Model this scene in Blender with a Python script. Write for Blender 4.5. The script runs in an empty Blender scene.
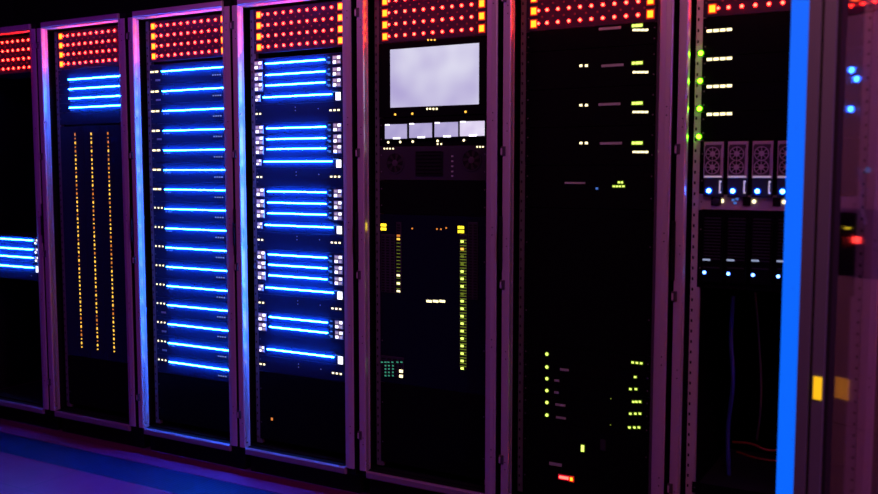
import bpy, math, random
from mathutils import Vector, Matrix
random.seed(4)
S = bpy.context.scene
COL = S.collection

# ------------------------------------------------------------------ camera
F, YAW, PIT, ROLL = 911.745, .51348, .08301, .00043
CX, CY, CZ = 4.60168, -3.02671, 1.2248
cy, sy, cp, sp = math.cos(YAW), math.sin(YAW), math.cos(PIT), math.sin(PIT)
fwd = Vector((-sy*cp, cy*cp, -sp)); rt0 = Vector((cy, sy, 0)); up0 = rt0.cross(fwd)
rt = rt0*math.cos(ROLL)+up0*math.sin(ROLL); up = -rt0*math.sin(ROLL)+up0*math.cos(ROLL)
cam = bpy.data.cameras.new('camera'); co = bpy.data.objects.new('camera', cam); COL.objects.link(co)
m = Matrix((( rt.x, up.x, -fwd.x, CX), (rt.y, up.y, -fwd.y, CY), (rt.z, up.z, -fwd.z, CZ), (0, 0, 0, 1)))
co.matrix_world = m
cam.sensor_width = 36; cam.lens = F*36/878; cam.clip_start = .05
cam.dof.use_dof = True; cam.dof.focus_distance = 3.9; cam.dof.aperture_fstop = 2.2
S.camera = co
O = Vector((CX, CY, CZ))
def ray(x, y): return (fwd+rt*((x-439)/F)-up*((y-247)/F)).normalized()

# ------------------------------------------------------------------ rack row geometry (metres)
P, HALF, ZT, EQ = .63782, .2703, 1.93, .068      # pitch, half opening, opening height, plane of the equipment fronts
DX = {0: 0, 1: -.005, 2: -.001, 3: -.006, 4: .001, 5: .003, 6: .001, 7: 0}
FLOOR = -.125
def RX(k): return k*P+DX[k]
def XC(k): return RX(k)+HALF
def at(k, x, y, Y=EQ):
    d = ray(x, y); t = (Y-CY)/d.y; q = O+d*t
    return q.x-XC(k), q.z

# ------------------------------------------------------------------ materials
def mat(name, base=(.5, .5, .5), rough=.5, metal=0, emit=None, es=0, trans=0, bump=0, bscale=200, spec=.5, var=.06):
    m = bpy.data.materials.new(name); m.use_nodes = True
    nt = m.node_tree; b = nt.nodes['Principled BSDF']
    b.inputs['Base Color'].default_value = (*base, 1)
    b.inputs['Roughness'].default_value = rough; b.inputs['Metallic'].default_value = metal
    b.inputs['Specular IOR Level'].default_value = spec
    if emit: b.inputs['Emission Color'].default_value = (*emit, 1); b.inputs['Emission Strength'].default_value = es
    if trans: b.inputs['Transmission Weight'].default_value = trans
    if not emit and not trans:
        tc = nt.nodes.new('ShaderNodeTexCoord'); n = nt.nodes.new('ShaderNodeTexNoise'); n.inputs['Scale'].default_value = 9
        n.inputs['Detail'].default_value = 6
        nt.links.new(tc.outputs['Object'], n.inputs['Vector'])
        mp = nt.nodes.new('ShaderNodeMapRange'); mp.inputs['To Min'].default_value = max(0, rough-var); mp.inputs['To Max'].default_value = min(1, rough+var)
        nt.links.new(n.outputs['Fac'], mp.inputs['Value']); nt.links.new(mp.outputs['Result'], b.inputs['Roughness'])
        if bump:
            n2 = nt.nodes.new('ShaderNodeTexNoise'); n2.inputs['Scale'].default_value = bscale
            nt.links.new(tc.outputs['Object'], n2.inputs['Vector'])
            bp = nt.nodes.new('ShaderNodeBump'); bp.inputs['Strength'].default_value = bump; bp.inputs['Distance'].default_value = .001
            nt.links.new(n2.outputs['Fac'], bp.inputs['Height']); nt.links.new(bp.outputs['Normal'], b.inputs['Normal'])
    return m
def emi(name, c, s, base=(.02, .02, .02)): return mat(name, base, .4, emit=c, es=s)
M = dict(
    post=mat('painted_steel', (.52, .50, .54), .38, .25, bump=.05),
    inner=mat('bright_steel_return', (.85, .85, .87), .29, .75),
    navy=mat('navy_black_panel', (.003, .004, .018), .5, spec=.1), taupe=mat('taupe_panel', (.36, .30, .20), .5),
    lowrail=mat('dark_painted_rail', (.22, .18, .24), .5), goldreflect=emi('golden_reflection', (1, .5, .008), 1.1), streak_p=mat('pale_blue_streak', (.35, .42, .7), .5),
    hole=mat('screw_hole', (.01, .01, .01), .8),
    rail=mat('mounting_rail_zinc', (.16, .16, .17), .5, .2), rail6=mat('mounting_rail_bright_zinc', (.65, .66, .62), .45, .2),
    black=mat('black_panel', (.008, .008, .010), .7, spec=.1),
    bezel=mat('black_bezel', (.010, .021, .062), .5, bump=.1, spec=.12),
    dark=mat('matt_black_bezel', (.0025, .003, .004), .6, bump=.1, spec=.05),
    redface=mat('dark_red_panel', (.03, .02, .045), .5, spec=.2),
    chassis=mat('chassis_steel', (.02, .02, .025), .5, 0, spec=.2),
    grey=mat('grey_module', (.48, .48, .50), .45, .1),
    dgrey=mat('dark_grey_module', (.03, .03, .04), .5, spec=.2),
    fan=mat('fan_grey', (.05, .045, .055), .5),
    port=mat('pale_port', (.7, .7, .75), .4, emit=(.85, .75, .9), es=.35),
    label=mat('pale_label', (.40, .55, .45), .6),
    blue=emi('blue_light_bar', (.010, .135, 1), 160),
    blue2=emi('blue_light_bar_dim', (.06, .20, 1), 3.5),
    bluedot=emi('blue_led', (.02, .12, 1), 70),
    bluedot2=emi('small_blue_led', (.08, .22, 1), 12),
    bluedim=emi('blue_led_faint', (.1, .3, 1), .5),
    red=emi('red_led', (1, .011, .006), 60),
    reddim=emi('red_led_faint', (1, .02, .05), .16),
    redhot=emi('red_led_bright', (1, .04, .03), 9),
    amber=emi('amber_led_block', (1, .13, .005), 7),
    yell=emi('yellow_led_block', (1, .72, .02), 2.2),
    amb=emi('amber_led', (1, .52, .06), 1.7),
    ambdim=emi('amber_led_dim', (1, .30, .04), .8),
    warm=emi('warm_white_led', (1, .85, .45), 2.2),
    green=emi('lime_led', (.75, 1, .15), 1.8),
    greenhot=emi('green_led_bright', (.14, 1, .005), 40),
    greendim=emi('yellow_green_led_dim', (.6, .8, .05), .22),
    teal=emi('teal_led_dim', (.1, .8, .5), .35),
    white=emi('white_led', (.9, .85, 1), 2.5),
    whitedim=emi('white_mark', (.55, .65, 1), .5),
    redhalo=emi('red_halo', (1, .0, .035), .42), amberhalo=emi('amber_halo', (1, .03, .01), .6), greenhalo=emi('green_halo', (.12, .6, 0), .6), bluehalo=emi('blue_halo', (0, .06, 1), .4), limehalo=emi('lime_halo', (.3, .5, .02), .3),
    blueedge=emi('blue_led_strip', (0, .135, 1), 1.0),
    wall=mat('charcoal_wall', (.01, .01, .012), .9),
    ceil=mat('dark_ceiling', (.01, .01, .012), .9),
    mauve=mat('door_profile_paint', (.19, .23, .19), .45, .1),
    cable_r=mat('red_cable', (.35, .04, .02), .5), cable_b=mat('blue_cable', (.03, .05, .3), .5), cable_k=mat('grey_cable', (.08, .07, .07), .5),
)
def screen_mat(name, c1, c2, s, scale):
    m = mat(name, (.02, .02, .02), .25, emit=c1, es=s); nt = m.node_tree; b = nt.nodes['Principled BSDF']
    tc = nt.nodes.new('ShaderNodeTexCoord'); n = nt.nodes.new('ShaderNodeTexNoise'); n.inputs['Scale'].default_value = scale; n.inputs['Detail'].default_value = 2
    r = nt.nodes.new('ShaderNodeValToRGB'); r.color_ramp.elements[0].color = (*c1, 1); r.color_ramp.elements[1].color = (*c2, 1)
    r.color_ramp.elements[0].position = .32; r.color_ramp.elements[1].position = .68
    nt.links.new(tc.outputs['Object'], n.inputs['Vector']); nt.links.new(n.outputs['Fac'], r.inputs['Fac']); nt.links.new(r.outputs['Color'], b.inputs['Emission Color'])
    return m
M['screen'] = screen_mat('monitor_picture', (.42, .36, .66), (.80, .80, .92), 1.0, 3.5)
M['mini'] = screen_mat('small_display_picture', (.38, .33, .62), (.50, .44, .70), 1.0, 12)
M['mini2'] = screen_mat('small_display_picture_bright', (.62, .52, .78), (.80, .74, .90), 1.05, 12)

# ------------------------------------------------------------------ mesh helpers
class MB:
    def __init__(s): s.v = []; s.f = []; s.m = []; s.mats = []
    def mi(s, m):
        if m not in s.mats: s.mats.append(m)
        return s.mats.index(m)
    def add(s, vs, fs, m):
        o = len(s.v); s.v += vs; k = s.mi(m)
        for f in fs: s.f.append(tuple(i+o for i in f)); s.m.append(k)
    def box(s, x0, x1, y0, y1, z0, z1, m, c=0):
        if c:                                        # front face (min y) chamfered
            vs = [(x0, y1, z0), (x1, y1, z0), (x1, y1, z1), (x0, y1, z1), (x0, y0+c, z0), (x1, y0+c, z0), (x1, y0+c, z1), (x0, y0+c, z1),
                  (x0+c, y0, z0+c), (x1-c, y0, z0+c), (x1-c, y0, z1-c), (x0+c, y0, z1-c)]
            fs = [(0, 3, 2, 1), (8, 9, 10, 11)]
            for a in range(4):
                b = (a+1) % 4; fs += [(a, b, 4+b, 4+a), (4+a, 4+b, 8+b, 8+a)]
            s.add(vs, fs, m); return s
        vs = [(x, y, z) for x in (x0, x1) for y in (y0, y1) for z in (z0, z1)]
        s.add(vs, [(0, 1, 3, 2), (4, 6, 7, 5), (0, 4, 5, 1), (2, 3, 7, 6), (0, 2, 6, 4), (1, 5, 7, 3)], m); return s
    def prism(s, pts, z0, z1, mats):                 # pts: outline in xy; mats: one or one per side
        n = len(pts); vs = [(x, y, z0) for x, y in pts]+[(x, y, z1) for x, y in pts]
        o = len(s.v); s.v += vs
        for i in range(n):
            j = (i+1) % n; s.f.append((o+i, o+j, o+n+j, o+n+i)); s.m.append(s.mi(mats[i] if isinstance(mats, list) else mats))
        m0 = mats[0] if isinstance(mats, list) else mats
        s.f.append(tuple(o+i for i in range(n))[::-1]); s.m.append(s.mi(m0)); s.f.append(tuple(o+n+i for i in range(n))); s.m.append(s.mi(m0)); return s
    def disc(s, x, y, z, r, m, n=14, depth=.002, r0=0):          # disc/ring facing -y
        if r0:
            vs = []
            for q in (r0, r):
                for yy in (y, y-depth):
                    vs += [(x+q*math.cos(2*math.pi*i/n), yy, z+q*math.sin(2*math.pi*i/n)) for i in range(n)]
            fs = []
            for i in range(n):
                j = (i+1) % n; fs += [(n+i, n+j, 3*n+j, 3*n+i), (i, j, n+j, n+i), (2*n+i, 3*n+i, 3*n+j, 2*n+j), (i, 2*n+i, 2*n+j, j)]
            s.add(vs, fs, m); return s
        vs = [(x+r*math.cos(2*math.pi*i/n), y, z+r*math.sin(2*math.pi*i/n)) for i in range(n)]
        vs += [(x+r*.95*math.cos(2*math.pi*i/n), y-depth*.7, z+r*.95*math.sin(2*math.pi*i/n)) for i in range(n)]
        vs += [(x+r*.6*math.cos(2*math.pi*i/n), y-depth, z+r*.6*math.sin(2*math.pi*i/n)) for i in range(n)]
        fs = []
        for a in (0, n):
            for i in range(n):
                j = (i+1) % n; fs.append((a+i, a+j, a+n+j, a+n+i))
        fs += [tuple(range(2*n, 3*n)), tuple(range(n))[::-1]]; s.add(vs, fs, m); return s
    def mesh(s, name):
        me = bpy.data.meshes.new(name); me.from_pydata(s.v, [], s.f)
        for k in s.mats: me.materials.append(M[k])
        me.polygons.foreach_set('material_index', s.m); me.update(); return me
    def build(s, name, parent=None, loc=(0, 0, 0)):
        o = bpy.data.objects.new(name, s.mesh(name)); COL.objects.link(o); o.location = loc
        if parent: o.parent = parent
        return o
def tube(name, pts, r, mk, parent=None):
    c = bpy.data.curves.new(name, 'CURVE'); c.dimensions = '3D'; c.bevel_depth = r; c.bevel_resolution = 3
    sp_ = c.splines.new('BEZIER'); sp_.bezier_points.add(len(pts)-1)
    for b, p in zip(sp_.bezier_points, pts): b.co = p; b.handle_left_type = b.handle_right_type = 'AUTO'
    t = bpy.data.objects.new('tmp', c); COL.objects.link(t)
    me = bpy.data.meshes.new_from_object(t.evaluated_get(bpy.context.evaluated_depsgraph_get())); bpy.data.objects.remove(t); me.name = name
    me.materials.clear(); me.materials.append(M[mk])
    for p in me.polygons: p.use_smooth = True
    o = bpy.data.objects.new(name, me); COL.objects.link(o)
    if parent: o.parent = parent
    return o
def tag(o, label, cat, group=None):
    o['label'] = label; o['category'] = cat
    if group: o['group'] = group
    return o
def thing(name, label, cat, loc, group=None):
    o = bpy.data.objects.new(name, None); COL.objects.link(o); o.location = loc; o.empty_display_size = .05
    return tag(o, label, cat, group)
def struct(name, mb):
    o = mb.build(name); o['kind'] = 'structure'; return o
CACHE = {}
HALO = {'red': ('redhalo', .0035), 'amber': ('amberhalo', .005), 'greenhot': ('greenhalo', .005), 'bluedot': ('bluehalo', .006), 'green': ('limehalo', .0025), 'redhot': ('redhalo', .005)}
def lamp(parent, name, mk, dx, z, w, h=None, proud=.003, y=EQ, label=None):
    """one indicator: round (h None) or rectangular, standing proud of the front; dx from rack centre, z absolute"""
    key = (name, mk, round(w, 4), None if h is None else round(h, 4), proud)
    if key not in CACHE:
        b = MB()
        if mk in HALO:                               # dim emissive collar imitating the bloom halo around the light
            lm, g = HALO[mk]
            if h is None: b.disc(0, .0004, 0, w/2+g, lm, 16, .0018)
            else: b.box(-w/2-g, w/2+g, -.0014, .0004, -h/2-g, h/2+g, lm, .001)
        if h is None: b.disc(0, .0005, 0, w/2, mk, 12, proud+.0005)
        else: b.box(-w/2, w/2, -proud, .0005, -h/2, h/2, mk, min(w, h, proud)*.25)
        CACHE[key] = b.mesh(name)
    o = bpy.data.objects.new(name, CACHE[key]); COL.objects.link(o); o.parent = parent
    pl = parent.location if parent.parent is None else parent.parent.location+parent.location
    o.location = (parent['xc']+dx-pl.x, y-pl.y, z-pl.z)
    if label: o['label'] = label
    return o

# ------------------------------------------------------------------ setting
TILE = .6
def floor_mats():
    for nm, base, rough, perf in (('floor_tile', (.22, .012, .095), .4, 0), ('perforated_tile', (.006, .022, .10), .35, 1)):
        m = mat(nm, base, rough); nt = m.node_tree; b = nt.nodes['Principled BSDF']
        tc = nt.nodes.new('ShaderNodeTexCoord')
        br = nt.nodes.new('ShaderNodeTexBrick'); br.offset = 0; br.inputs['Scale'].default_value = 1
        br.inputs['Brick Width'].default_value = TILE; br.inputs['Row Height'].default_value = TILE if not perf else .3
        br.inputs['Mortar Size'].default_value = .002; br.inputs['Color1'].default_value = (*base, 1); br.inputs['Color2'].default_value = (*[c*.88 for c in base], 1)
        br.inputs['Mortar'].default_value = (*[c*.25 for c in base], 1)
        nt.links.new(tc.outputs['Object'], br.inputs['Vector'])
        out = br.outputs['Color']
        n = nt.nodes.new('ShaderNodeTexNoise'); n.inputs['Scale'].default_value = 3 if not perf else 8; nt.links.new(tc.outputs['Object'], n.inputs['Vector'])
        mx = nt.nodes.new('ShaderNodeMixRGB'); mx.blend_type = 'MULTIPLY'; mx.inputs['Fac'].default_value = .5
        nt.links.new(out, mx.inputs['Color1']); nt.links.new(n.outputs['Fac'], mx.inputs['Color2']); out = mx.outputs['Color']
        if perf:                                     # rows of slots
            w = nt.nodes.new('ShaderNodeTexWave'); w.wave_type = 'BANDS'; w.bands_direction = 'X'; w.inputs['Scale'].default_value = 16
            nt.links.new(tc.outputs['Object'], w.inputs['Vector'])
            r = nt.nodes.new('ShaderNodeValToRGB'); r.color_ramp.elements[0].position = .25; r.color_ramp.elements[1].position = .45; r.color_ramp.elements[0].color = (.35, .35, .35, 1)
            nt.links.new(w.outputs['Fac'], r.inputs['Fac'])
            m2 = nt.nodes.new('ShaderNodeMixRGB'); m2.blend_type = 'MULTIPLY'; m2.inputs['Fac'].default_value = 1
            nt.links.new(out, m2.inputs['Color1']); nt.links.new(r.outputs['Color'], m2.inputs['Color2']); out = m2.outputs['Color']
        nt.links.new(out, b.inputs['Base Color']); M[nm] = m
floor_mats()
def fl(x, y):
    d = ray(x, y); t = (FLOOR-CZ)/d.z; q = O+d*t; return q.x, q.y
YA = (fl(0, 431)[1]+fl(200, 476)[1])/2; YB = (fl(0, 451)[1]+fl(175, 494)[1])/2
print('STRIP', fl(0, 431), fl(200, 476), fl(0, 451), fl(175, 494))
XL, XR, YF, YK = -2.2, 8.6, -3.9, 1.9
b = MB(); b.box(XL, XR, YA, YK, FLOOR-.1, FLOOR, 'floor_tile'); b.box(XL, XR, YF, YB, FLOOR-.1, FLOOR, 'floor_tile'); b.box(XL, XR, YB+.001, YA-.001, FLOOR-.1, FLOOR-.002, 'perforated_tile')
struct('floor', b)
struct('ceiling', MB().box(XL, XR, YF, YK, 2.75, 2.85, 'ceil'))
struct('wall_back', MB().box(XL, XR, YK, YK+.1, FLOOR, 2.75, 'wall'))
struct('wall_left', MB().box(XL-.1, XL, YF, YK, FLOOR, 2.75, 'wall'))
struct('wall_right', MB().box(XR, XR+.1, YF, YK, FLOOR, 2.75, 'wall'))
struct('wall_front', MB().box(XL, XR, YF-.1, YF, FLOOR, 2.75, 'wall'))

# ------------------------------------------------------------------ racks
RACKLAB = {
    0: 'black server rack at the far left, cut off by the picture edge',
    1: 'server rack with three columns of amber lights and four blue bars',
    2: 'server rack filled with evenly spaced blue light bars and no white ports',
    3: 'server rack with blue bars in groups between white port blocks',
    4: 'server rack with the bright monitor and four small displays',
    5: 'dark server rack right of the monitor rack, with pale label strips',
    6: 'server rack with the open blue-edged glass door and fan modules',
    7: 'server rack mostly hidden behind the open glass door at right'}
def rack(k):
    x = RX(k); r = thing('server_rack', RACKLAB[k], 'server rack', (x, 0, FLOOR), 'server racks in a row'); z0 = -FLOOR
    W = .5406; WO = .5856; AO = -.0317
    # posts: front skin, rounded nose and bright return
    b = MB(); pts = [(AO, .9), (AO, .003), (AO+.002, -.0016), (AO+.004, -.0020), (-.005, -.0004), (-.0015, .002), (0, .006), (.0006, .020), (-.003, .023), (-.003, .038), (-.008, .038), (AO+.003, .038), (AO+.003, .9)]
    b.prism(pts, z0, z0+ZT, ['black', 'post', 'post', 'post', 'post', 'inner', 'inner', 'inner', 'post', 'post', 'post', 'black', 'black', 'black'])
    for zz in [.16+i*.42 for i in range(5)]:
        for dz in (0, .028): b.disc(-.013, -.0010, z0+zz+dz-.05, .0022, 'hole', 8, .0012)
    b.build('left_post', r)
    b = MB(); pts = [(W, .05), (W, .006), (W+.002, .0022), (W+.020, -.0024), (W+.023, -.0028), (WO-.008, .0004), (WO-.005, -.0025), (WO-.001, 0), (WO, .004), (WO, .9), (WO-.003, .9), (WO-.003, .04), (W+.006, .04), (W+.006, .05)]
    b.prism(pts, z0, z0+ZT, ['post']*8+['black']*6)
    for zz in [.15+i*.42 for i in range(5)]:
        for dz in (0, .028): b.disc(W+.029, -.0028, z0+zz+dz, .0024, 'hole', 8, .0012)
    b.build('right_post', r)
    b = MB(); b.box(-.004, W+.003, 0, .05, z0+ZT+.0005, z0+ZT+.027, 'post', .003); b.box(AO+.003, WO-.003, .012, .05, z0+ZT+.001, z0+ZT+.027, 'black'); b.box(.001, W-.001, .004, .05, z0+ZT-.004, z0+ZT, 'inner'); b.build('top_rail', r)
    b = MB(); pr = [(0, z0-.038), (-.003, z0-.03), (-.003, z0-.008), (0, z0-.0005)]
    b.box(-.002, W+.002, -.002, .012, z0-.030, z0-.0005, 'lowrail', .005); b.box(-.002, W+.002, .0125, .05, z0-.030, z0-.004, 'black'); b.box(AO+.003, -.003, .016, .05, z0-.030, z0-.001, 'black'); b.box(W+.003, WO-.003, .016, .05, z0-.030, z0-.001, 'black'); b.build('bottom_rail', r)
    MB().box(AO+.004, WO-.004, .051, .9, z0+ZT+.001, z0+ZT+.03, 'black').build('top_panel', r)
    MB().box(AO+.01, WO-.01, .06, .9, 0.0, z0-.001, 'black').build('plinth', r)
    MB().box(AO+.0035, WO-.0035, .9, .91, z0, z0+ZT, 'black').build('back_panel', r)
    for s, a in ((-1, HALF-.2635), (1, HALF+.2335)):
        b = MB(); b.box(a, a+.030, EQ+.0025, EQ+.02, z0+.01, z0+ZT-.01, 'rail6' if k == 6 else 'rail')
        n = 52
        for i in range(n):
            zz = z0+.03+i*(ZT-.06)/n
            cxh = a+.007 if s < 0 else a+.023
            b.box(cxh-.003, cxh+.003, EQ+.0019, EQ+.0026, zz, zz+.010, 'hole'); b.box(cxh+s*.009-.002, cxh+s*.009+.002, EQ+.0019, EQ+.0026, zz+.014, zz+.019, 'hole')
        b.build('mounting_rail', r)
    for zz in (.13, .79, 1.28, 1.83):                # hinges on the outer edge of the left post
        b = MB(); b.box(AO-.0045, AO+.013, -.007, -.0012, z0+zz, z0+zz+.035, 'fan', .002); b.box(AO-.004, AO+.002, -.0085, -.006, z0+zz+.004, z0+zz+.028, 'post', .0008); b.build('hinge', r)
    b = MB(); b.box(AO-.010, AO+.004, -.006, .02, z0+.86, z0+1.06, 'black', .003); b.box(AO-.009, AO-.001, -.012, -.006, z0+.9, z0+1.0, 'black', .002); b.build('lock_handle', r)
    return r
racks = {k: rack(k) for k in range(8)}

# ------------------------------------------------------------------ equipment
RN = {0: 'leftmost rack', 1: 'second rack from the left', 2: 'third rack from the left', 3: 'fourth rack from the left', 4: 'monitor rack', 5: 'dark rack right of the monitor rack', 6: 'rack beside the blue-edged door', 7: 'rack behind the glass door'}
ORD = ['topmost', 'second', 'third', 'fourth', 'fifth', 'sixth', 'seventh', 'eighth', 'ninth', 'tenth', 'eleventh', 'twelfth', 'thirteenth', 'fourteenth', 'fifteenth', 'lowest']
def unit(k, z0, z1, name, label, cat, group=None, face='bezel', depth=.45, inset=.0):
    t = thing(name, label, cat, (XC(k), EQ, z0), group); t['xc'] = XC(k)
    h = z1-z0-.0012
    b = MB(); b.box(-.2413, .2413, 0, .002, 0, h, face, .0006)
    b.box(-.218, .218, .0021, depth, .0005, h-.0005, 'chassis')
    for s in (-1, 1):                                # ear screws
        for zz in ((.25*h, .75*h) if h > .06 else (.5*h,)): b.disc(s*.2325, .0002, zz, .003, 'rail', 8, .0012)
    c = b.build('chassis', t)
    return t
def zrow(k, x, y): return at(k, x, y)[1]

# --- red LED panels
rows = []
for k, x, ys in ((1, 60.5, (37.7, 46.8, 56, 65.5)), (2, 153.2, (25.8, 35.5, 45.3, 55.3)), (3, 258.4, (14.5, 25.5, 36, 47.4))):
    rows.append([zrow(k, x, y) for y in ys])
print('LEDROWS', [[round(z, 3) for z in r] for r in rows], 'r4', zrow(4, 384.3, 12.6), 'r5', zrow(5, 533, 22), zrow(5, 533, 9.4), 'r6', zrow(6, 710.2, 8.1), 'r0', zrow(0, 28, 41.4), zrow(0, 26, 69))
zb = sum(r[3] for r in rows)/3; zs = sum(r[0]-r[3] for r in rows)/9
for k in range(8):
    t = unit(k, zb-.026, zb+3*zs+.026, 'led_panel', 'red LED panel at the top of the '+RN[k], 'LED panel', 'red LED panels at the rack tops', 'redface', .2)
    for j in range(4):
        z = zb+j*zs
        lamp(t, 'amber_light', 'amber', -.212, z, .019, .023, .004)
        lamp(t, 'red_light', 'red', -.193, z, .009, None, .005)
        for i in range(9): lamp(t, 'red_light', 'red', -.160+i*.0418, z, .0108, None, .006)
        lamp(t, 'amber_light', 'amber', .217, z, .019, .023, .004)
    for j in range(3):
        for i in range(10): lamp(t, 'faint_red_light', 'reddim', -.180+i*.0418, zb+(j+.5)*zs, .008, None, .0015)

def bar(t, dx0, dx1, z, mk='blue', h=.0040): return lamp(t, 'light_bar', mk, (dx0+dx1)/2, z, dx1-dx0, h, .007)
def ports(t, dx, z, w=.036, h=.030, big=False):      # a white block of four ports
    if big: return lamp(t, 'white_light', 'white', dx, z, .023, .032, .003)
    key = ('ports', w, h)
    if key not in CACHE:
        b = MB(); b.box(-w/2, w/2, -.003, .0005, -h/2, h/2, 'grey', .0007)
        for sx in (-1, 1):
            for sz in (-1, 1): b.box(sx*w*.25-w*.17, sx*w*.25+w*.17, -.0045, -.0028, sz*h*.25-h*.15, sz*h*.25+h*.15, 'white' if (sx+sz) else 'port')
        CACHE[key] = b.mesh('port_block')
    o = bpy.data.objects.new('port_block', CACHE[key]); COL.objects.link(o); o.parent = t; o.location = (dx, 0, z-t.location.z); return o

# --- rack 0
ys0 = [238.6, 247.6, 255.6, 265.2]
z0s = [zrow(0, 2, y) for y in ys0]; print('Z0', z0s)
for i, z in enumerate(z0s):
    h = .023; t = unit(0, z-h, z+.018 if i == 0 else z+(z0s[i-1]-z)-h, 'network_switch', 'slim black switch with blue light bar, %s of four, leftmost rack' % ['topmost', 'second', 'third', 'lowest'][i], 'network switch', 'switches in the leftmost rack')
    bar(t, -.17, .150, z); ports(t, .181, z-.006, .03, .03, big=(i == 3)); ports(t, -.205, z-.006)
zlo = z0s[-1]-.023
t = unit(0, zlo-.045, zlo, 'patch_panel', 'plain black panel under the blue bars in the leftmost rack', 'panel'); lamp(t, 'white_light', 'whitedim', .13, zlo-.02, .004, None)
# --- rack 1
z1s = [zrow(1, 69.5, y) for y in (79.7, 89.2, 98.7, 107.9)]; print('Z1', z1s)
dl = at(1, 69.5, 90)[0]
for i, z in enumerate(z1s):
    h = .022; t = unit(1, z-h, zb-.028 if i == 0 else z1s[i-1]-h, 'network_switch', 'slim black switch with blue light bar, %s of four above the amber columns' % ['topmost', 'second', 'third', 'lowest'][i], 'network switch', 'switches above the amber columns')
    bar(t, dl, .215, z); lamp(t, 'blue_light', 'bluedim', dl+.01, z-.013, .010, .004); lamp(t, 'blue_light', 'bluedim', dl+.03, z-.013, .006, .004)
unit(1, 1.455, z1s[3]-.0225, 'patch_panel', 'plain dark panel between the blue bars and the amber columns', 'panel', None, 'bezel', .1)
tops = [at(1, 75, 134.6), at(1, 91.1, 134), at(1, 107.8, 133)]; bots = [at(1, 82, 347.4), at(1, 98, 349), at(1, 114.5, 351.4)]
print('COL', tops, bots)
zt_, zb_ = sum(q[1] for q in tops)/3, sum(q[1] for q in bots)/3
pos = [(a[0]+c[0])/2 for a, c in zip(tops, bots)]
edges = [-.2413, (pos[0]+pos[1])/2, (pos[1]+pos[2])/2, .2413]
for j in range(3):
    t = thing('storage_module', 'tall black module with the %s column of amber lights' % ['left', 'middle', 'right'][j], 'storage module', (XC(1), EQ, zb_-.05), 'tall modules with amber light columns'); t['xc'] = XC(1)
    b = MB(); b.box(edges[j]+.001, edges[j+1]-.001, 0, .0022, 0, zt_-zb_+.09, 'bezel', .0008); b.box(max(edges[j]+.001, -.218), min(edges[j+1]-.001, .218), .0022, .45, 0, zt_-zb_+.09, 'chassis'); b.build('chassis', t)
    for i in range(52):
        z = zt_-(zt_-zb_)*i/51
        s = random.random()
        lamp(t, 'amber_light', 'amb' if s > .25 else 'ambdim', pos[j], z, .0075, .0120 if i % 2 == 0 else .0055, .002)
t = unit(1, .03, zb_-.052, 'filler_panel', 'plain black panel below the amber light columns', 'panel', None, 'dark', .1)
# --- rack 2
ys2 = [71.6, 91.3, 111.3, 131.3, 149.8, 170.2, 189.2, 209.4, 229, 247.7, 266.7, 285.7, 304.5, 323.8, 342.8, 361.5]
xs2 = [161.6+(168-161.6)*i/15 for i in range(16)]
z2 = [at(2, x, y) for x, y in zip(xs2, ys2)]; print('Z2', [tuple(round(q, 3) for q in z) for z in z2])
st = (z2[0][1]-z2[15][1])/15; d2 = sum(q[0] for q in z2)/16
for i in range(16):
    z = z2[0][1]-i*st
    t = unit(2, z-st*.62, z+st*.38, 'rack_server', 'black server with blue light bar, %s of sixteen in the third rack' % ORD[i], 'server', 'servers with blue light bars in the third rack')
    bar(t, d2+.008, .225, z, 'blue', .0036)
    if i < 7:
        for q in (-.226, -.197): lamp(t, 'status_light', 'warm', q, z+.001, .021, .008, .002)
    else:
        for q in (-.229, -.206, -.184): lamp(t, 'status_light', 'warm', q, z+.004, .0085, None, .003)
    for q in range(4): lamp(t, 'white_mark', 'whitedim', (.152+q*.014), z-.032, .007, .005, .001)
    for q in (0, .018, .03): lamp(t, 'blue_light', 'bluedim', d2+.01+q, z-.013, .008, .005, .001)
    if i in (0, 1, 3, 12, 13, 14): lamp(t, 'label_plate', 'label', -.19, z-st*.42, .03, .008, .001)
t = unit(2, .03, z2[0][1]-15*st-st*.62, 'filler_panel', 'plain black panel below the sixteen blue-lit servers', 'panel', None, 'dark', .1)
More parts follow.
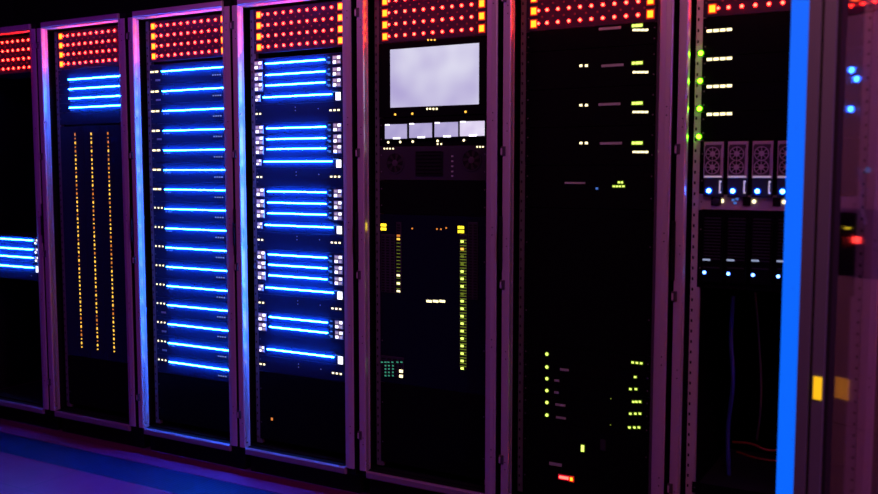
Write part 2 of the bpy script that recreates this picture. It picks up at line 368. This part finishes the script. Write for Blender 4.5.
# --- rack 3
groups = [([64, 75.3, 85.8], 97.6, 114), ([128.5, 139.3, 149.2], 161.7, 177), ([191.4, 202.5, 213], 224.8, 239.6), ([254.3, 264.5, 275], 287.1, 302.2), ([316.6, 326.5], 348.6, 363.6)]
GN = ['first', 'second', 'third', 'fourth', 'fifth']
def xl(y): return 265.3+(y-64)*.0115
allz = []
for gi, (ys, yl, ya) in enumerate(groups):
    for y in ys: allz.append(('s', gi, zrow(3, xl(y), y)))
    allz.append(('l', gi, zrow(3, 262+(yl-97)*.012, yl)))
    allz.append(('a', gi, zrow(3, 255+(ya-97)*.012, ya)))
print('Z3', [(a, round(z, 3)) for a, g, z in allz])
prev = zb-.03; cnt = {}
for n, (ty, gi, z) in enumerate(allz):
    nxt = allz[n+1][2] if n+1 < len(allz) else z-.05
    if ty == 'a': lo = (nxt+.022) if n+1 < len(allz) else z-.03
    elif ty == 'l': lo = z-.030
    else: lo = z-.026 if allz[n+1][0] == 's' else nxt+.016
    if ty == 'l': lo = max(lo, nxt+.012)
    hi = prev if n else z+.026
    prev = lo
    cnt[gi] = cnt.get(gi, -1)+(ty == 's')
    if ty == 's':
        t = unit(3, lo, hi, 'network_switch', 'switch with blue bar between white port blocks, %s of the %s group down' % (['first', 'second', 'third'][cnt[gi]], GN[gi]), 'network switch', 'blue-lit switches with port blocks')
        bar(t, -.175, .138, z, 'blue', .0042); ports(t, -.217, z-.004, .044, .036); ports(t, .198, z-.004, .042, .036)
        for q in range(3): lamp(t, 'blue_light', 'bluedim', (.148+.006*q), z+(.008 if q else -.010), .006, .005, .0015)
        lamp(t, 'blue_light', 'bluedim', .158, z-.013, .012, .010, .0015)
    elif ty == 'l':
        t = unit(3, lo, hi, 'network_switch', 'switch with long blue bar and bright white square ending the %s group' % GN[gi], 'network switch', 'switches with a bright white square')
        bar(t, -.191, .170, z, 'blue', .0042); ports(t, .203, z-.010, big=True); ports(t, -.222, z-.003, .028, .028)
        for q in range(3): lamp(t, 'blue_light', 'bluedim', .178+.010*q, z+.009, .007, .005, .0015)
    else:
        t = unit(3, lo, hi, 'patch_panel', 'dark panel with tiny amber lights under the %s group in the fourth rack' % GN[gi], 'panel', 'panels with amber lights between switch groups')
        for q in (-.232, -.212): lamp(t, 'amber_light', 'warm', q, z, .010, .007, .002)
        for q in (.164, .184, .204): lamp(t, 'amber_light', 'warm', q, z+.003, .010, .007, .002)
        for q in ((-.02, .022), (-.02, .008), (.10, .012)): 
            if z+q[1] < hi-.004: lamp(t, 'white_light', 'whitedim', q[0], z+q[1], .005, None, .001)
zr3 = prev
t = unit(3, .03, zr3-.002, 'filler_panel', 'plain black panel at the bottom of the fourth rack', 'panel', None, 'dark', .1)
q = at(3, 272, 419); lamp(t, 'amber_light', 'ambdim', q[0], q[1], .010, .012, .002)

# --- rack 4
K = 4
def A(x, y, k=None): return at(K if k is None else k, x, y)
c = [A(389.7, 49.5), A(479, 42.9), A(479.2, 104), A(390.3, 107.9)]; print('MON', c)
sx0, sx1 = (c[0][0]+c[3][0])/2, (c[1][0]+c[2][0])/2; sz1, sz0 = (c[0][1]+c[1][1])/2, (c[2][1]+c[3][1])/2
mz1, mz0 = zb-.028, A(400, 117)[1]
t = thing('monitor', 'bright rack monitor showing a cloudy lavender picture', 'monitor', (XC(4), EQ, mz0)); t['xc'] = XC(4)
b = MB(); y0 = 0; H = mz1-mz0; a0, a1 = sz0-mz0, sz1-mz0
b.box(-.218, .218, .004, .06, 0, H, 'dark')
b.box(-.2413, sx0, -.002, .002, 0, H, 'dark', .001); b.box(sx1, .2413, -.002, .002, 0, H, 'dark', .001)
b.box(sx0-.01, sx1+.01, -.0015, .004, 0, a0, 'dark', .001); b.box(sx0-.01, sx1+.01, -.0015, .004, a1, H, 'dark', .001)
b.build('bezel', t)
MB().box(sx0, sx1, .002, .0039, a0, a1, 'screen').build('screen', t)
for x in (428.4, 431.7, 435): q = A(x, 40); lamp(t, 'amber_light', 'amb', q[0], q[1], .007, None, y=EQ-.002)
for x in (427.5, 430.5, 433.7, 437): q = A(x, 108.9); lamp(t, 'amber_light', 'warm', q[0], q[1], .008, None, y=EQ-.002)
for x, y in ((395.5, 114.5), (412.6, 113.7), (465.8, 111.8)): q = A(x, y); lamp(t, 'amber_light', 'amb', q[0], q[1], .009, None, y=EQ-.002)
dz1, dz0 = mz0-.002, A(400, 146)[1]
shelf = unit(4, dz0, dz1, 'display_panel', 'black panel carrying the four small displays below the monitor', 'panel', None, 'dark')
cols = [(384.9, 406.9, 124.6, 139.2), (409.2, 431.9, 123.6, 138.2), (434.5, 458, 122.6, 137.3), (459.9, 484.5, 121.5, 136.5)]
dn = ['first from the left of four', 'second from the left of four', 'third from the left of four', 'rightmost and brightest of four']
for i, (x0, x1, y0_, y1_) in enumerate(cols):
    a, bq = at(4, x0, y0_, EQ-.013), at(4, x1, y1_, EQ-.013); a2 = at(4, x0, y1_, EQ-.013)
    w = bq[0]-a[0]; zc0 = a2[1]; zc1 = a[1]; print('MINI', a, bq)
    t = thing('small_display', 'small lavender display below the monitor, '+dn[i], 'display', (XC(4)+a[0], EQ-.012, zc0), 'small displays below the monitor'); t['xc'] = XC(4)
    h = zc1-zc0
    MB().box(-.003, w+.003, 0, .0118, -.004, h+.004, 'dark', .001).build('bezel', t)
    MB().box(0, w, -.0012, -.0001, .001, h, 'mini2' if i == 3 else 'mini').build('screen', t)
    MB().box(w*.38, w*.70, -.0025, -.0012, -.0005, .006, 'white').build('white_mark', t)
    MB().box(w*.02, w*.22, -.0025, -.0012, h-.004, h+.001, 'white').build('white_mark', t)
for x, y in ((388.3, 142.4), (400.3, 142), (412.8, 141.6), (437.7, 140.9), (463.9, 140.3)): q = A(x, y); lamp(shelf, 'amber_light', 'warm', q[0], q[1], .010, None)
fz1, fz0 = dz0-.001, A(400, 180)[1]
t = unit(4, fz0, fz1, 'fan_unit', 'purplish panel with two round fans below the small displays', 'fan unit', None, 'dgrey'); H = fz1-fz0; tz = fz0
for x in (384.5, 387.3, 390.2, 393.2): q = A(x, 148.6); lamp(t, 'amber_light', 'warm', q[0], q[1], .007, None)
for x in (437.7, 441.3): q = A(x, 145.6); lamp(shelf, 'amber_light', 'warm', q[0], max(q[1], dz0+.005), .007, None)
for x in (477.3, 480.2, 483): q = A(x, 146.8); lamp(t, 'amber_light', 'warm', q[0], min(q[1], fz1-.006), .007, None)
for x, y in ((395, 163), (471.5, 160)):
    q = A(x, y); b = MB(); b.disc(0, 0, 0, .042, 'black', 28, .001); b.disc(0, 0, 0, .043, 'dgrey', 28, .003, .038); b.disc(0, -.001, 0, .013, 'fan', 16, .002)
    for a in range(7):
        an = a*2*math.pi/7; vs = [(.012*math.cos(an), -.0012, .012*math.sin(an)), (.037*math.cos(an+.2), -.0018, .037*math.sin(an+.2)), (.037*math.cos(an+.6), -.0012, .037*math.sin(an+.6)), (.012*math.cos(an+.5), -.0012, .012*math.sin(an+.5))]
        b.add(vs, [(0, 1, 2, 3)], 'hole')
    b.build('fan', t, (q[0], 0, q[1]-tz))
q0, q1 = A(416, 152), A(443, 176)
b = MB(); b.box(q0[0], q1[0], -.004, 0, q1[1]-tz, q0[1]-tz, 'black', .001)
for i in range(7): b.box(q0[0]+.004, q1[0]-.004, -.0055, -.0045, q1[1]-tz+.008+i*.014, q1[1]-tz+.012+i*.014, 'dark')
b.build('vent', t)
for y in (156.2, 161.2, 166.3, 171.5, 176): q = A(452.3, y); lamp(t, 'white_mark', 'label', q[0], q[1], .009, .006, .001)
# modular chassis underneath
gz1, gz0 = fz0-.001, A(400, 214)[1]
unit(4, gz0, gz1, 'filler_panel', 'plain black panel below the two round fans', 'panel', None, 'dark', .1)
hz1, hz0 = gz0-.001, A(400, 384)[1]
t = unit(4, hz0, hz1, 'modular_switch', 'tall dark switch with yellow-lit vertical cards and three white dashes', 'network switch', None, 'navy')
def card(x0, x1, y0_, y1_, ncol, mk):
    """a vertical line card with columns of small ports"""
    a, bq = A(x0, y0_), A(x1, y1_); w = bq[0]-a[0]; h = a[1]-bq[1]
    b = MB(); b.box(0, w, -.004, .0002, 0, h, 'dgrey', .001); n = int(h/.011)
    for cI in range(ncol):
        for i in range(n):
            x_ = w*(cI+.5)/ncol; b.box(x_-w*.32/ncol, x_+w*.32/ncol, -.0048, -.0038, .004+i*(h-.008)/n, .004+(i+.55)*(h-.008)/n, 'black')
    o = b.build('line_card', t, (a[0], 0, bq[1]-hz0)); return o
card(381.3, 395.5, 234, 293, 3, 0); card(396.6, 401.7, 222, 292, 1, 0); card(460, 467.2, 234, 370, 2, 0); card(468.5, 478, 222, 300, 2, 0); card(381.3, 404, 355, 378, 4, 0)
for x, y in ((383.6, 227), (461, 229.5)):
    q = A(x, y); lamp(t, 'yellow_light_or_glint', 'yell', q[0], q[1]+.008, .026, .011); lamp(t, 'yellow_light_or_glint', 'yell', q[0], q[1]-.008, .026, .011)
for y, mk in ((235.6, 'ambdim'), (239, 'amb'), (275.2, 'warm'), (283.3, 'warm'), (291, 'warm')): q = A(399, y); lamp(t, 'yellow_light_or_glint', mk, q[0], q[1], .015, .008, .007)
for i in range(18):
    y = 241.5+i*7.45; q = A(462.7, y); mk = ['green', 'amb', 'greendim', 'greendim', 'green', 'green', 'green', 'greendim', 'green', 'green', 'green', 'green', 'green', 'green', 'green', 'green', 'green', 'green'][i]
    lamp(t, 'yellow_light_or_glint', mk, q[0], q[1], .013, .009, .007)
for i in range(46):
    y = 240+i*2.8; q = A(463.7, y); lamp(t, 'card_mark', 'greendim', q[0], q[1], .028, .004, .0055)
for i in range(16):
    q = A(399, 236+i*3.5); lamp(t, 'card_mark', 'greendim', q[0], q[1], .018, .0025, .0055)
for x in (429.2, 435.8, 442.4): q = A(x, 301.2); lamp(t, 'white_dash', 'warm', q[0], q[1], .024, .009, .003)
for x, y in ((412.3, 228.5), (437, 229), (441, 229.2), (446.3, 228)): q = A(x, y); lamp(t, 'amber_light', 'ambdim', q[0], q[1], .007, None)
for x in (382.5, 386, 389, 393, 398, 402): q = A(x, 362); lamp(t, 'teal_light', 'teal', q[0], q[1], .010, .005, .006)
for x in (386, 389.5, 393.5):
    for y in (365.5, 368.8, 372.1, 375.4): q = A(x, y); lamp(t, 'teal_light', 'teal', q[0], q[1], .008, .006, .006)
for y in (371, 376): q = A(401.6, y); lamp(t, 'amber_light', 'warm', q[0], q[1], .017, .012, .006)
unit(4, .03, hz0-.001, 'filler_panel', 'plain black panel at the bottom of the monitor rack', 'panel', None, 'dark', .1)

# --- rack 5
K = 5
sv = [(22.6, 30, 24.3, None, 610), (63, 72.2, 65.4, 65.7, 612.4), (103.2, 112, 104.2, 105.2, 609.4), (143, 152, 143.4, 143, 611)]
zz = [A(637, s[0])[1] for s in sv]; print('Z5', zz)
stp = (zz[0]-zz[3])/3
top = zb-.027
for i, s in enumerate(sv):
    z = zz[i]; lo = zz[i]-.075 if i < 3 else zz[i]-.075; hi = top if i == 0 else zz[i-1]-.0755
    lo = min(lo, hi-.05) if False else lo
    t = unit(5, lo, hi, 'rack_server', 'black server with pale label strip and lime lights, %s of four in the dark rack' % ['topmost', 'second', 'third', 'lowest'][i], 'server', 'servers with pale label strips', 'dark')
    top = lo
    zc = min(z, hi-.008); 
    for q in (633.5, 637, 640.5): d = A(q, s[0])[0]; lamp(t, 'lime_light', 'green', d, zc, .010 if q < 640 else .014, .009)
    for q in (634.5, 638.5, 642.5, 646.5): d = A(q, s[1])[0]; lamp(t, 'lime_light', 'warm', d, A(q, s[1])[1], .012, .007)
    d = A(s[4], s[2]); lamp(t, 'label_plate', 'label', d[0], min(d[1], hi-.010), .080, .009, .0015)
    if s[3]:
        for q in (581, 586.5): d = A(q, s[3]); lamp(t, 'lime_light', 'warm', d[0], d[1], .010, .008)
z = A(575, 183)
hi = top-.0005; lo = z[1]-.09
t = unit(5, lo, hi, 'disk_array', 'black unit with a thin pale label strip left of small lime lights', 'disk array', None, 'dark')
lamp(t, 'label_plate', 'label', z[0], z[1], .078, .007, .0015)
for x in (619, 622): q = A(x, 182.4); lamp(t, 'lime_light', 'green', q[0], q[1], .007, .006)
for x in (614, 617, 620, 623.5): q = A(x, 186.3); lamp(t, 'lime_light', 'green', q[0], q[1], .008, .005)
q = A(597, 188.5); lamp(t, 'blue_light', 'bluedim', q[0], q[1], .008, .008)
ysr = [354, 367, 378.6, 390.5, 402.4, 415]
zl = [A(547, y)[1] for y in ysr]; print('Z5b', zl)
unit(5, zl[0]+.030, lo-.001, 'filler_panel', 'large plain black panel in the middle of the dark rack', 'panel', None, 'dark', .1)
rt_ = [([632.8, 637, 641.3], 363), ([635.3], 377), ([630.5, 636], 389), ([633.5, 636.5, 640], 401.7), ([630.5, 635.5, 640], 413.6), ([629.5, 634.5, 639], 427.4)]
lb = [None, (564.5, 9.5), (556.8, 5.5), (556.5, 5), (560.5, 11), (561, 11)]
pv = zl[0]+.0295
for i in range(6):
    lo = (zl[i]+zl[i+1])/2 if i < 5 else zl[i]-.030
    t = unit(5, lo, pv-.0005, 'network_switch', 'slim black unit with a round lime light at left, %s of six stacked' % ['topmost', 'second', 'third', 'fourth', 'fifth', 'lowest'][i], 'network switch', 'slim units with round lime lights', 'dark')
    zc = (lo+pv)/2
    lamp(t, 'lime_light', 'green', A(547, ysr[i])[0], zl[i], .012, None, .004)
    for x in rt_[i][0]: lamp(t, 'lime_light', 'green', A(x, rt_[i][1])[0], max(A(x, rt_[i][1])[1], lo+.006) if i else zc, .008, .006)
    if lb[i]: lamp(t, 'label_plate', 'label', A(lb[i][0], ysr[i]+1)[0], zl[i]-.003, lb[i][1]*.0036, .009, .001)
    if i in (3, 5): lamp(t, 'lime_light', 'greendim', A(611, 393)[0], zc, .005, None)
    pv = lo
t = unit(5, A(560, 494)[1]-.02, pv-.0005, 'tape_drive', 'black unit with glowing red light bar at the bottom of the dark rack', 'tape drive', None, 'dark')
q = A(582.7, 448.3); lamp(t, 'lime_light', 'green', q[0], q[1], .011, .024, .003)
q = A(555.5, 464.3); lamp(t, 'label_plate', 'label', q[0], q[1], .050, .012, .001)
q = A(564, 477.5); lamp(t, 'red_light', 'redhot', q[0], q[1], .036, .010, .004)
q = A(571.5, 479); lamp(t, 'amber_light', 'amber', q[0], q[1], .010, .012, .004)
q = A(603, 445); lamp(t, 'label_plate', 'dgrey', q[0], q[1], .02, .04, .001)

# --- rack 6
K = 6
top = zb-.027
gs = [53.4, 81, 108.8, 136.7]; ds = [(707.6, 732, 30.2), (709, 733, 58.8), (709, 732.7, 86.2), (708.6, 732.5, 114)]
zz = [A(720, s[2])[1] for s in ds]; zg = [A(698, g)[1] for g in gs]; print('Z6', zz, zg)
for i in range(4):
    lo = zg[i]-.0105
    t = unit(6, lo, top-.0005, 'rack_server', 'black server with four cream dashes and a green corner light, %s of four' % ['topmost', 'second', 'third', 'lowest'][i], 'server', 'servers with green corner lights', 'dark')
    top = lo
    for q in range(4): lamp(t, 'cream_light', 'warm', A(709.5+q*6.6, ds[i][2])[0], zz[i], .017, .009, .002)
    lamp(t, 'green_light', 'greenhot', -.246, zg[i], .014, None, .006, y=EQ+.0002)
pz1, pz0 = top-.001, A(712, 194)[1]
t = unit(6, pz0, pz1, 'module_enclosure', 'dark enclosure holding the four grey fan modules', 'enclosure', None, 'dark')
mx = [(703.8, 723.3), (727.9, 747.7), (752, 773), (777.4, 799)]
bl = [(707.5, 189.2), (731.4, 189.4), (756.2, 190.1), (781, 190.6)]
zt6, zb6 = A(712, 142)[1], A(712, 178)[1]
print('PSU', zt6, zb6, [A(a, 160)[0] for a, c in mx], [A(c, 160)[0] for a, c in mx])
A22 = lambda x: at(6, x, 160, EQ-.02)[0]; x0s = A22(703.8); pm = (A22(777.4)-x0s)/3; w = A22(723.3)-x0s
for i in range(4):
    x0 = x0s+i*pm
    t = thing('fan_module', 'grey module with two round fans above a blue light, %s' % ['first from the left', 'second from the left', 'third from the left', 'next to the door'][i], 'fan module', (XC(6)+x0, EQ-.022, zb6-.062), 'grey fan modules'); t['xc'] = XC(6)
    h = zt6-zb6; o6 = .062
    b = MB(); b.box(0, w, .006, .0218, 0, h+o6, 'dgrey', .001); b.box(0, w, 0, .006, o6, o6+h, 'grey', .0015)
    b.box(.006, w-.006, -.001, 0, o6+h-.022, o6+h-.010, 'fan'); b.box(.003, w-.003, -.001, 0, o6+.002, o6+.007, 'port')
    b.build('housing', t)
    for zf in (h*.30, h*.665):
        b = MB(); r = w*.36; b.box(-r*1.12, r*1.12, -.0012, 0, -r*1.12, r*1.12, 'fan'); b.disc(0, -.0012, 0, r, 'hole', 20, .0006); b.disc(0, -.0012, 0, r*.40, 'grey', 14, .002)
        for a in range(8):
            an = a*math.pi/4; ca, sa = math.cos(an), math.sin(an); e = .0012
            vs = [(r*.3*ca-e*sa, -.0028, r*.3*sa+e*ca), (r*ca-e*sa, -.0028, r*sa+e*ca), (r*ca+e*sa, -.0028, r*sa-e*ca), (r*.3*ca+e*sa, -.0028, r*.3*sa-e*ca)]
            b.add(vs, [(0, 1, 2, 3)], 'grey')
        b.disc(0, -.0012, 0, r*1.02, 'grey', 20, .002, r*.9)
        b.build('fan', t, (w*.46, 0, o6+zf))
    b = MB(); b.box(w*.86, w*.93, -.014, -.008, .012, o6-.008, 'port', .001); b.box(w*.86, w*.93, -.008, .006, .012, .018, 'port'); b.box(w*.86, w*.93, -.008, .006, o6-.014, o6-.008, 'port'); b.build('handle', t)
    lamp(t, 'blue_light', 'bluedot', x0+.018, zb6-.042, .015, None, .005, y=EQ-.0165)
cz1, cz0 = pz0-.001, A(712, 209.5)[1]
t = unit(6, cz0, cz1, 'connector_panel', 'mauve connector strip with amber lights below the fan modules', 'connector panel', None, 'grey')
for x, y in ((722, 201), (754, 201.5), (784, 202)):
    q = A(x, y); lamp(t, 'amber_light', 'warm', q[0], q[1], .013, None, .005)
    MB().box(q[0]-.034, q[0]-.010, -.006, .0002, q[1]-cz0-.014, q[1]-cz0+.014, 'black', .001).build('socket', t)
q = A(717, 201); b = MB(); b.disc(0, .0002, 0, .017, 'fan', 20, .008); b.disc(0, -.008, 0, .013, 'dgrey', 20, .005); b.build('knob', t, (q[0], 0, q[1]-cz0))
for x, y in ((733, 200), (737, 199), (735, 203)): q = A(x, y); lamp(t, 'blue_light', 'bluedim', q[0], q[1], .010, .007, .001)
bz1, bz0 = cz0-.001, A(712, 288)[1]
t = unit(6, bz0, bz1, 'blade_enclosure', 'black enclosure framing the four dark blade modules', 'enclosure', None, 'dark')
xb = [at(6, x, 262, EQ-.012)[0] for x in (704, 728, 753, 778)]; pb = (xb[3]-xb[0])/3; zb0 = A(712, 282)[1]; zb1 = A(712, 222)[1]
for i in range(4):
    x0 = xb[0]+i*pb; w = pb*.80; h = zb1-zb0
    t = thing('blade_module', 'dark slatted module with a blue light at its foot, %s of four' % ['first from the left', 'second from the left', 'third from the left', 'rightmost'][i], 'blade module', (XC(6)+x0-.006, EQ-.012, zb0), 'dark blade modules'); t['xc'] = XC(6)
    b = MB(); b.box(0, w, 0, .0118, 0, h, 'dark', .002)
    for j in range(14): b.box(.004, w-.004, -.0015, 0, h*.38+j*.0105, h*.38+.004+j*.0105, 'dgrey')
    b.build('housing', t)
    q = A(706+i*24.4, 259.3+i*.5)[1]-zb0
    MB().box(.002, .026, -.003, 0, q-.003, q+.003, 'whitedim').build('pale_dash', t)
    MB().box(.004, w-.006, -.002, 0, q-.028, q-.024, 'dgrey').build('ridge', t)
    lamp(t, 'blue_light', 'bluedot2', x0+.002, A(704, 272)[1], .011, None, .004, y=EQ-.012)
# loose cables low in rack 6
zf = FLOOR+.14
def P6(x, y, Y): q = at(6, x, y, Y); return (q[0]+XC(6), Y, q[1])
K6 = [('red cable looping low at the back of the open rack', 'cable_r', [P6(733, 442, .3), P6(752, 444, .26), P6(768, 450, .24), P6(800, 447, .3)], .0045),
      ('red cable lying under the other red cable in the open rack', 'cable_r', [P6(737, 452, .3), P6(757, 458, .24), P6(780, 461, .25), P6(805, 458, .3)], .004),
      ('blue cable hanging down the left of the open rack', 'cable_b', [P6(733, 296, .2), P6(731, 340, .21), P6(733, 380, .2), P6(728, 430, .22), P6(729, 480, .2)], .008),
      ('thin grey cable hanging in the middle of the open rack', 'cable_k', [P6(755, 292, .2), P6(759, 340, .25), P6(761, 400, .2), P6(757, 440, .24)], .004)]
for lab, mk, pts, r in K6:
    tag(tube('cable', pts, r, mk), lab, 'cable')
# shelf that carries them
t = unit(6, A(712, 470)[1]-.09, A(712, 470)[1]-.05, 'rack_shelf', 'black shelf low in the open rack under the cables', 'shelf', None, 'dark')
# small screws and bits glinting on the rail at the bottom of rack 6
# ------------------------------------------------------------------ open door at right (part of rack 6)
r6 = racks[6]
ang = math.radians(16)
vv = Vector((math.sin(ang), math.cos(ang), 0)); uu = Vector((math.cos(ang), -math.sin(ang), 0))
d = ray(788.6, 100); tt = (-.62-CY)/d.y; P0 = O+d*tt; P0.z = 0
ZD0, ZD1 = FLOOR+.02, 2.02
def dbox(b, u0, u1, v0, v1, z0, z1, mk):
    vs = []
    for u in (u0, u1):
        for v in (v0, v1):
            for z in (z0, z1): q = P0+uu*u+vv*v; vs.append((q.x-r6.location.x, q.y, z-FLOOR))
    b.add(vs, [(0, 1, 3, 2), (4, 6, 7, 5), (0, 4, 5, 1), (2, 3, 7, 6), (0, 2, 6, 4), (1, 5, 7, 3)], mk)
L = .57
b = MB()
dbox(b, .001, .045, .0022, .04, ZD0, ZD1, 'black')
dbox(b, .045, .0735, -.002, .04, ZD0, ZD1, 'mauve'); dbox(b, .0735, .082, .012, .04, ZD0, ZD1, 'hole')
dbox(b, .082, .110, 0, .04, ZD0, ZD1, 'mauve'); dbox(b, .110, .120, .008, .04, ZD0, ZD1, 'hole')
dbox(b, .104, .124, L-.03, L, ZD0, ZD1, 'mauve'); dbox(b, .104, .124, .04, L-.03, ZD1-.05, ZD1, 'mauve'); dbox(b, .104, .124, .04, L-.03, ZD0, ZD0+.05, 'mauve')
door = b.build('door', r6); door['label'] = 'open glass door with blue-lit edge'
b = MB(); dbox(b, 0, .0445, -.001, .002, ZD0+.002, ZD1-.002, 'blueedge'); o = b.build('light_strip', door); o['label'] = 'bright blue light strip on the door edge'
gm = mat('door_glass', (.9, .85, .85), .04, trans=1, spec=.5); M['glass'] = gm
b = MB(); dbox(b, .112, .117, .0405, L-.0305, ZD0+.0505, ZD1-.0505, 'glass'); b.build('glass_pane', door)
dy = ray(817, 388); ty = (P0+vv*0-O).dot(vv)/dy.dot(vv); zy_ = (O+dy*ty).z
b = MB(); dbox(b, .087, .107, -.003, .0005, zy_-.028, zy_+.028, 'goldreflect'); o = b.build('yellow_light_or_glint', door)  # glowing patch stands in for a yellow reflection on the door profile
# --- rack 7, seen only as a reflection in the glass
def mirror(x, y):
    d = ray(x, y); p0 = P0+uu*.117; t1 = (p0-O).dot(uu)/d.dot(uu); h = O+d*t1; rr = d-uu*2*d.dot(uu)
    t2 = (EQ-h.y)/rr.y; q = h+rr*t2; v = (h-p0).dot(vv); return q.x-XC(7), q.z, v
print('MIR', [(x, y, [round(c, 3) for c in mirror(x, y)]) for x, y in ((838, 388), (857, 240), (853, 72), (877, 372), (870, 200))])
def R7(z0, z1, name, lab, cat, face='taupe'): return unit(7, z0, z1, name, lab, cat, None, face)
zc = mirror(857, 240)[1]
t = R7(zc-.12, zc+.10, 'power_unit', 'unit with a glowing red light, reflected in the glass door', 'power unit', 'dark')
q = mirror(857, 240); lamp(t, 'red_light', 'redhot', q[0], q[1], .03, .02, .004)
q = mirror(848, 228); lamp(t, 'yellow_light_or_glint', 'yell', q[0], q[1], .02, .008, .003)
t = R7(zc+.101, zb-.03, 'storage_array', 'grey unit with blue lights, reflected high in the glass door', 'storage array')
for x, y in ((852, 70), (857, 79), (851, 109), (868, 170)):
    q = mirror(x, y); lamp(t, 'blue_light', 'bluedot' if y < 150 else 'bluedim', q[0], q[1], .022, None, .004)
zy = mirror(840, 388)[1]
t = R7(zy-.12, zc-.121, 'network_switch', 'grey switch with yellow light block, reflected low in the glass door', 'network switch')
for x in (839, 846): q = mirror(x, 388); lamp(t, 'yellow_light_or_glint', 'ambdim', q[0], zy, .025, .07, .004)
R7(.05, zy-.121, 'filler_panel', 'plain grey panel in the rack behind the glass door', 'panel')

pts = []
for x, y in zip((863, 867, 866, 870), (168, 186, 204, 224)):
    q = mirror(x, y); pts.append((q[0]+XC(7), EQ-.02, q[1]))
tag(tube('cable', pts, .006, 'streak_p'), 'pale blue tube added as a mirrored streak in the glass door', 'cable')  # invented tube, added so its mirror image makes a bluish streak

# ------------------------------------------------------------------ lights
def area(name, loc, target, size, sy_, color, power):
    l = bpy.data.lights.new(name, 'AREA'); l.shape = 'RECTANGLE'; l.size = size; l.size_y = sy_; l.color = color; l.energy = power
    o = bpy.data.objects.new(name, l); COL.objects.link(o); o.location = loc
    o.rotation_euler = (Vector(target)-Vector(loc)).to_track_quat('-Z', 'Y').to_euler(); return o
area('pink_ceiling_light', (4.7, -1.5, 2.6), (4.4, 0, 1.5), 1.0, .3, (1, .26, .42), 12)
area('rose_ceiling_light', (2.2, -.9, 2.62), (3.8, 0, 1.1), .8, .3, (1, .22, .22), 5)
area('violet_ceiling_light', (1.0, -1.9, 2.65), (1.0, -.8, .2), 3.0, .3, (.55, 0, 1), 10)
area('blue_aisle_light', (6.6, -2.0, 2.1), (4.2, 0, .9), .5, .5, (.20, .07, 1), 22)
area('orange_return_fill', (8.2, -2.5, 1.0), (4.0, 0, .5), .4, 1.2, (1, .14, .02), 20)  # added unseen fill that tints the post returns orange
w = bpy.data.worlds.new('world'); S.world = w; w.use_nodes = True
w.node_tree.nodes['Background'].inputs['Color'].default_value = (.1, .02, .2, 1); w.node_tree.nodes['Background'].inputs['Strength'].default_value = .02
S.view_settings.view_transform = 'Standard'; S.view_settings.look = 'None'; S.view_settings.exposure = 0; S.view_settings.gamma = 1; S.view_settings.use_curve_mapping = False
try:
    S.cycles.use_denoising = True; S.cycles.max_bounces = 6; S.cycles.sample_clamp_indirect = 4
    S.cycles.use_light_tree = True
except Exception: pass
for o in bpy.data.objects:
    if 'xc' in o: del o['xc']
